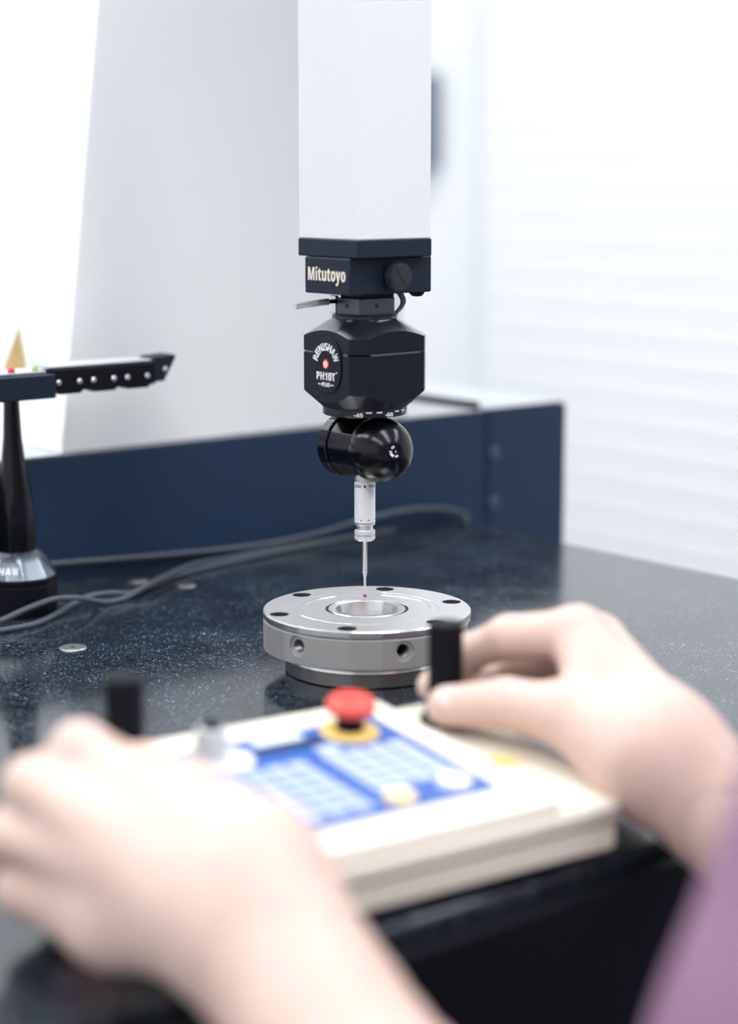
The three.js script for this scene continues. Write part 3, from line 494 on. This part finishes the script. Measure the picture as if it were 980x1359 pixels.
  const fingersR = [[[RH.I, RH.Ip, .0128, .0112], [RH.Ip, RH.Id, .0108, .0092], [RH.Id, RH.It, .0090, .0074]], [[RH.M, RH.Mp, .0125, .0108], [RH.Mp, RH.Md, .0106, .0092], [RH.Md, RH.Mt, .0092, .0080]], [[RH.R, RH.Rp, .0118, .0104], [RH.Rp, RH.Rd, .0102, .0088], [RH.Rd, RH.Rt, .0088, .0076]], [[RH.P, RH.Pp, .0108, .0092], [RH.Pp, RH.Pd, .0090, .0078], [RH.Pd, RH.Pt, .0078, .0066]], [[RH.TM, RH.TI, .0155, .0122], [RH.TI, RH.TT, .0122, .0102]]];
  const limb = (p, palm, arm, fingers) => {
    const d = smin(chain(p, palm, 0.009), chain(p, arm, 0.02), 0.02); let f = 1;
    for (const c of fingers) f = smin(f, chain(p, c, 0.004), 0.0025);
    return smin(d, f, 0.006);
  };
  const fL = (p) => limb(p, palmL, armL, fingersL), fR = (p) => limb(p, palmR, armR, fingersR);
  // trunk, neck and head: the operator sits behind the table, outside the frame to the right
  const mid = lerp(SL, SR, .5), V = (a, y, b) => { const q = P(a, 0, b); return [mid[0] + q.x, y, mid[2] + q.z]; };
  const trunk = [[V(-.10, .10, 0), V(.10, .10, 0), .10, .10], [V(-.08, -.08, 0), V(.08, -.08, 0), .105, .105], [V(-.08, -.25, -.01), V(.08, -.25, -.01), .115, .115], [V(-.13, .17, 0), V(.13, .17, 0), .06, .06], [V(0, .20, 0), V(0, .29, .03), .060, .056]];
  const hd = V(0, .395, .05), F = (a, y, b) => { const q = P(a, 0, b); return [hd[0] + q.x, hd[1] + y, hd[2] + q.z]; };
  const headF = (p) => {
    let d = ellipsoid(p, F(0, .035, -.012), [.080, .092, .086]); d = smin(d, capsule(p, F(0, -.03, .02), F(0, -.075, .045), .058, .030), .04);
    d = smin(d, capsule(p, F(0, .018, .080), F(0, -.020, .094), .006, .0095), .010);                      // nose
    d = smin(d, capsule(p, F(-.018, -.050, .072), F(.018, -.050, .072), .007, .007), .012);               // mouth
    d = smin(d, capsule(p, F(-.04, .028, .066), F(.04, .028, .066), .012, .012), .015);                  // brow
    for (const s of [-1, 1]) { d = smin(d, ellipsoid(p, F(s * .080, -.005, -.01), [.014, .032, .016]), .008); d = smin(d, ellipsoid(p, F(s * .031, .006, .070), [.013, .010, .012]), .004); }
    return d;
  };
  const body = (p) => smin(smin(smin(fL(p), fR(p), 0.01), chain(p, trunk, 0.06), 0.05), headF(p), 0.03);
  const tone = (p) => { const m = 0.5 * noise3(p[0] * 60, p[1] * 60, p[2] * 60) + 0.5 * noise3(p[0] * 220, p[1] * 220, p[2] * 220); return [0.715 - 0.06 * m, 0.532 - 0.09 * m, 0.465 - 0.09 * m]; };
  const o = new THREE.Group(); o.name = 'person'; o.userData = { label: 'person in a mauve shirt with both hands on the joysticks of the control box', category: 'person' };
  scene.add(o);
  const box = (f, pts, r, cell) => nets(f, [0, 1, 2].map((i) => Math.min(...pts.map((p) => p[i])) - r), [0, 1, 2].map((i) => Math.max(...pts.map((p) => p[i])) + r), cell, tone);
  const handL = box(fL, Object.values(LH), 0.03, 0.0026), handR = box(fR, Object.values(RH), 0.03, 0.0026);
  // the rest of the body: the field without the parts already meshed finely
  const bl = [0, 1, 2].map((i) => [Math.min(...Object.values(LH).map((p) => p[i])) - .03, Math.max(...Object.values(LH).map((p) => p[i])) + .03]), br = [0, 1, 2].map((i) => [Math.min(...Object.values(RH).map((p) => p[i])) - .03, Math.max(...Object.values(RH).map((p) => p[i])) + .03]);
  const inside = (q, b, m) => q.every((v, i) => v > b[i][0] + m && v < b[i][1] - m);
  const all = nets(body, [-.1, -.40, .12], [.66, .60, .86], 0.009, tone), keep = [], ap = all.attributes.position, ix = all.index.array;
  for (let i = 0; i < ix.length; i += 3) { const q = [0, 1, 2].map((k) => (ap.getComponent(ix[i], k) + ap.getComponent(ix[i + 1], k) + ap.getComponent(ix[i + 2], k)) / 3); if (!inside(q, bl, .010) && !inside(q, br, .010)) keep.push(ix[i], ix[i + 1], ix[i + 2]); }
  all.setIndex(keep);
  part('body', mergeGeometries([handL, handR, all]), M.skin, o);
  const nail = new THREE.SphereGeometry(1, 24, 16).scale(0.0075, 0.0062, 0.0018), n1 = part('thumbnail', nail, M.nail, o, RH.TT[0] + 0.001, RH.TT[1] + 0.0062, RH.TT[2] + 0.0066);
  n1.rotation.set(-0.75, 0, 0.12);
  // shirt with short sleeves, trousers, hair
  const wr = (p) => 0.0035 * (noise3(p[0] * 22, p[1] * 14, p[2] * 22) - 0.5) + 0.002 * (noise3(p[0] * 60, p[1] * 30, p[2] * 60) - 0.5);
  const SLe = lerp(EL, SL, .16), SRe = lerp(ER, SR, .16), ax = (A, B) => { const d = B.map((v, i) => v - A[i]), l = Math.hypot(...d); return d.map((v) => v / l); }, dL = ax(EL, SL), dR = ax(ER, SR), dot = (p, A, d) => (p[0] - A[0]) * d[0] + (p[1] - A[1]) * d[1] + (p[2] - A[2]) * d[2];
  const neck = V(0, .262, .025);
  const shirt = (p) => {
    const sl = Math.max(capsule(p, EL, SL, .056, .064), -dot(p, SLe, dL)), sr = Math.max(capsule(p, ER, SR, .056, .064), -dot(p, SRe, dR));
    return Math.max(smin(smin(chain(p, trunk.slice(0, 4), 0.06) - 0.008, sl, .035), sr, .035), p[1] - .285, -(Math.hypot(p[0] - neck[0], (p[1] - neck[1]) * 0.9, p[2] - neck[2]) - 0.085)) + wr(p);
  };
  part('shirt', nets(shirt, [-.02, -.40, .12], [.66, .30, .86], 0.008), M.shirt, o);
  const legs = [-1, 1].map((s) => [[V(s * .09, -.335, 0), V(s * .11, -.33, .36), .085, .062], [V(s * .11, -.33, .36), V(s * .11, -.72, .33), .058, .042]]);
  part('trousers', nets((p) => Math.max(Math.min(smin(chain(p, legs[0], .03), 1, .01), chain(p, legs[1], .03)), -0.735 - p[1]), [-.2, -.78, -.1], [.66, -.22, .8], 0.012), M.trousers, o);
  for (const s of [-1, 1]) { const A = V(s * .11, -.765, .29), B = V(s * .11, -.772, .47); part('shoe', nets((p) => Math.max(smin(capsule(p, A, B, .038, .034), capsule(p, A, [A[0], A[1] + .05, A[2]], .04, .04), .02), FLOOR + 0.001 - p[1]), [0, 1, 2].map((i) => Math.min(A[i], B[i]) - .06), [0, 1, 2].map((i) => Math.max(A[i], B[i]) + .1), 0.008), M.shoe, o); }
  part('hair', nets((p) => Math.max(ellipsoid(p, F(0, .045, -.018), [.087, .097, .093]), Math.min(-(p[1] - hd[1] - .075), dot(p, F(0, 0, .045), ax([0, 0, 0], (() => { const q = P(0, 0, 1); return [q.x, 0, q.z]; })())) + 0 * p[0]) , -(p[1] - hd[1] + .04)), [0, 1, 2].map((i) => hd[i] - .14), [0, 1, 2].map((i) => hd[i] + .17), 0.006), M.hair, o);
  for (const s of [-1, 1]) part('eye', new THREE.SphereGeometry(0.0085, 16, 12), M.hair, o, ...F(s * .031, .006, .0765));
}
// stool under the operator
{
  const t = thing('stool', 'round black workshop stool under the person in the mauve shirt', 'stool', 0.0, FLOOR, 0.0, 0);
  t.position.set(0.3425, FLOOR, 0.525);
  part('seat', lathe([[0.001, 0.32], [0.17, 0.32], [0.185, 0.33], [0.185, 0.355], [0.16, 0.368], [0.001, 0.37]], 48), M.rubber, t);
  part('column', cyl(0.025, 0.03, 0.29, 24), M.steel, t, 0, 0.176, 0);
  part('base', lathe([[0.001, 0.0], [0.20, 0.0], [0.20, 0.012], [0.04, 0.035], [0.001, 0.035]], 48), M.steelBase, t);
}
renderer.render(scene, camera);
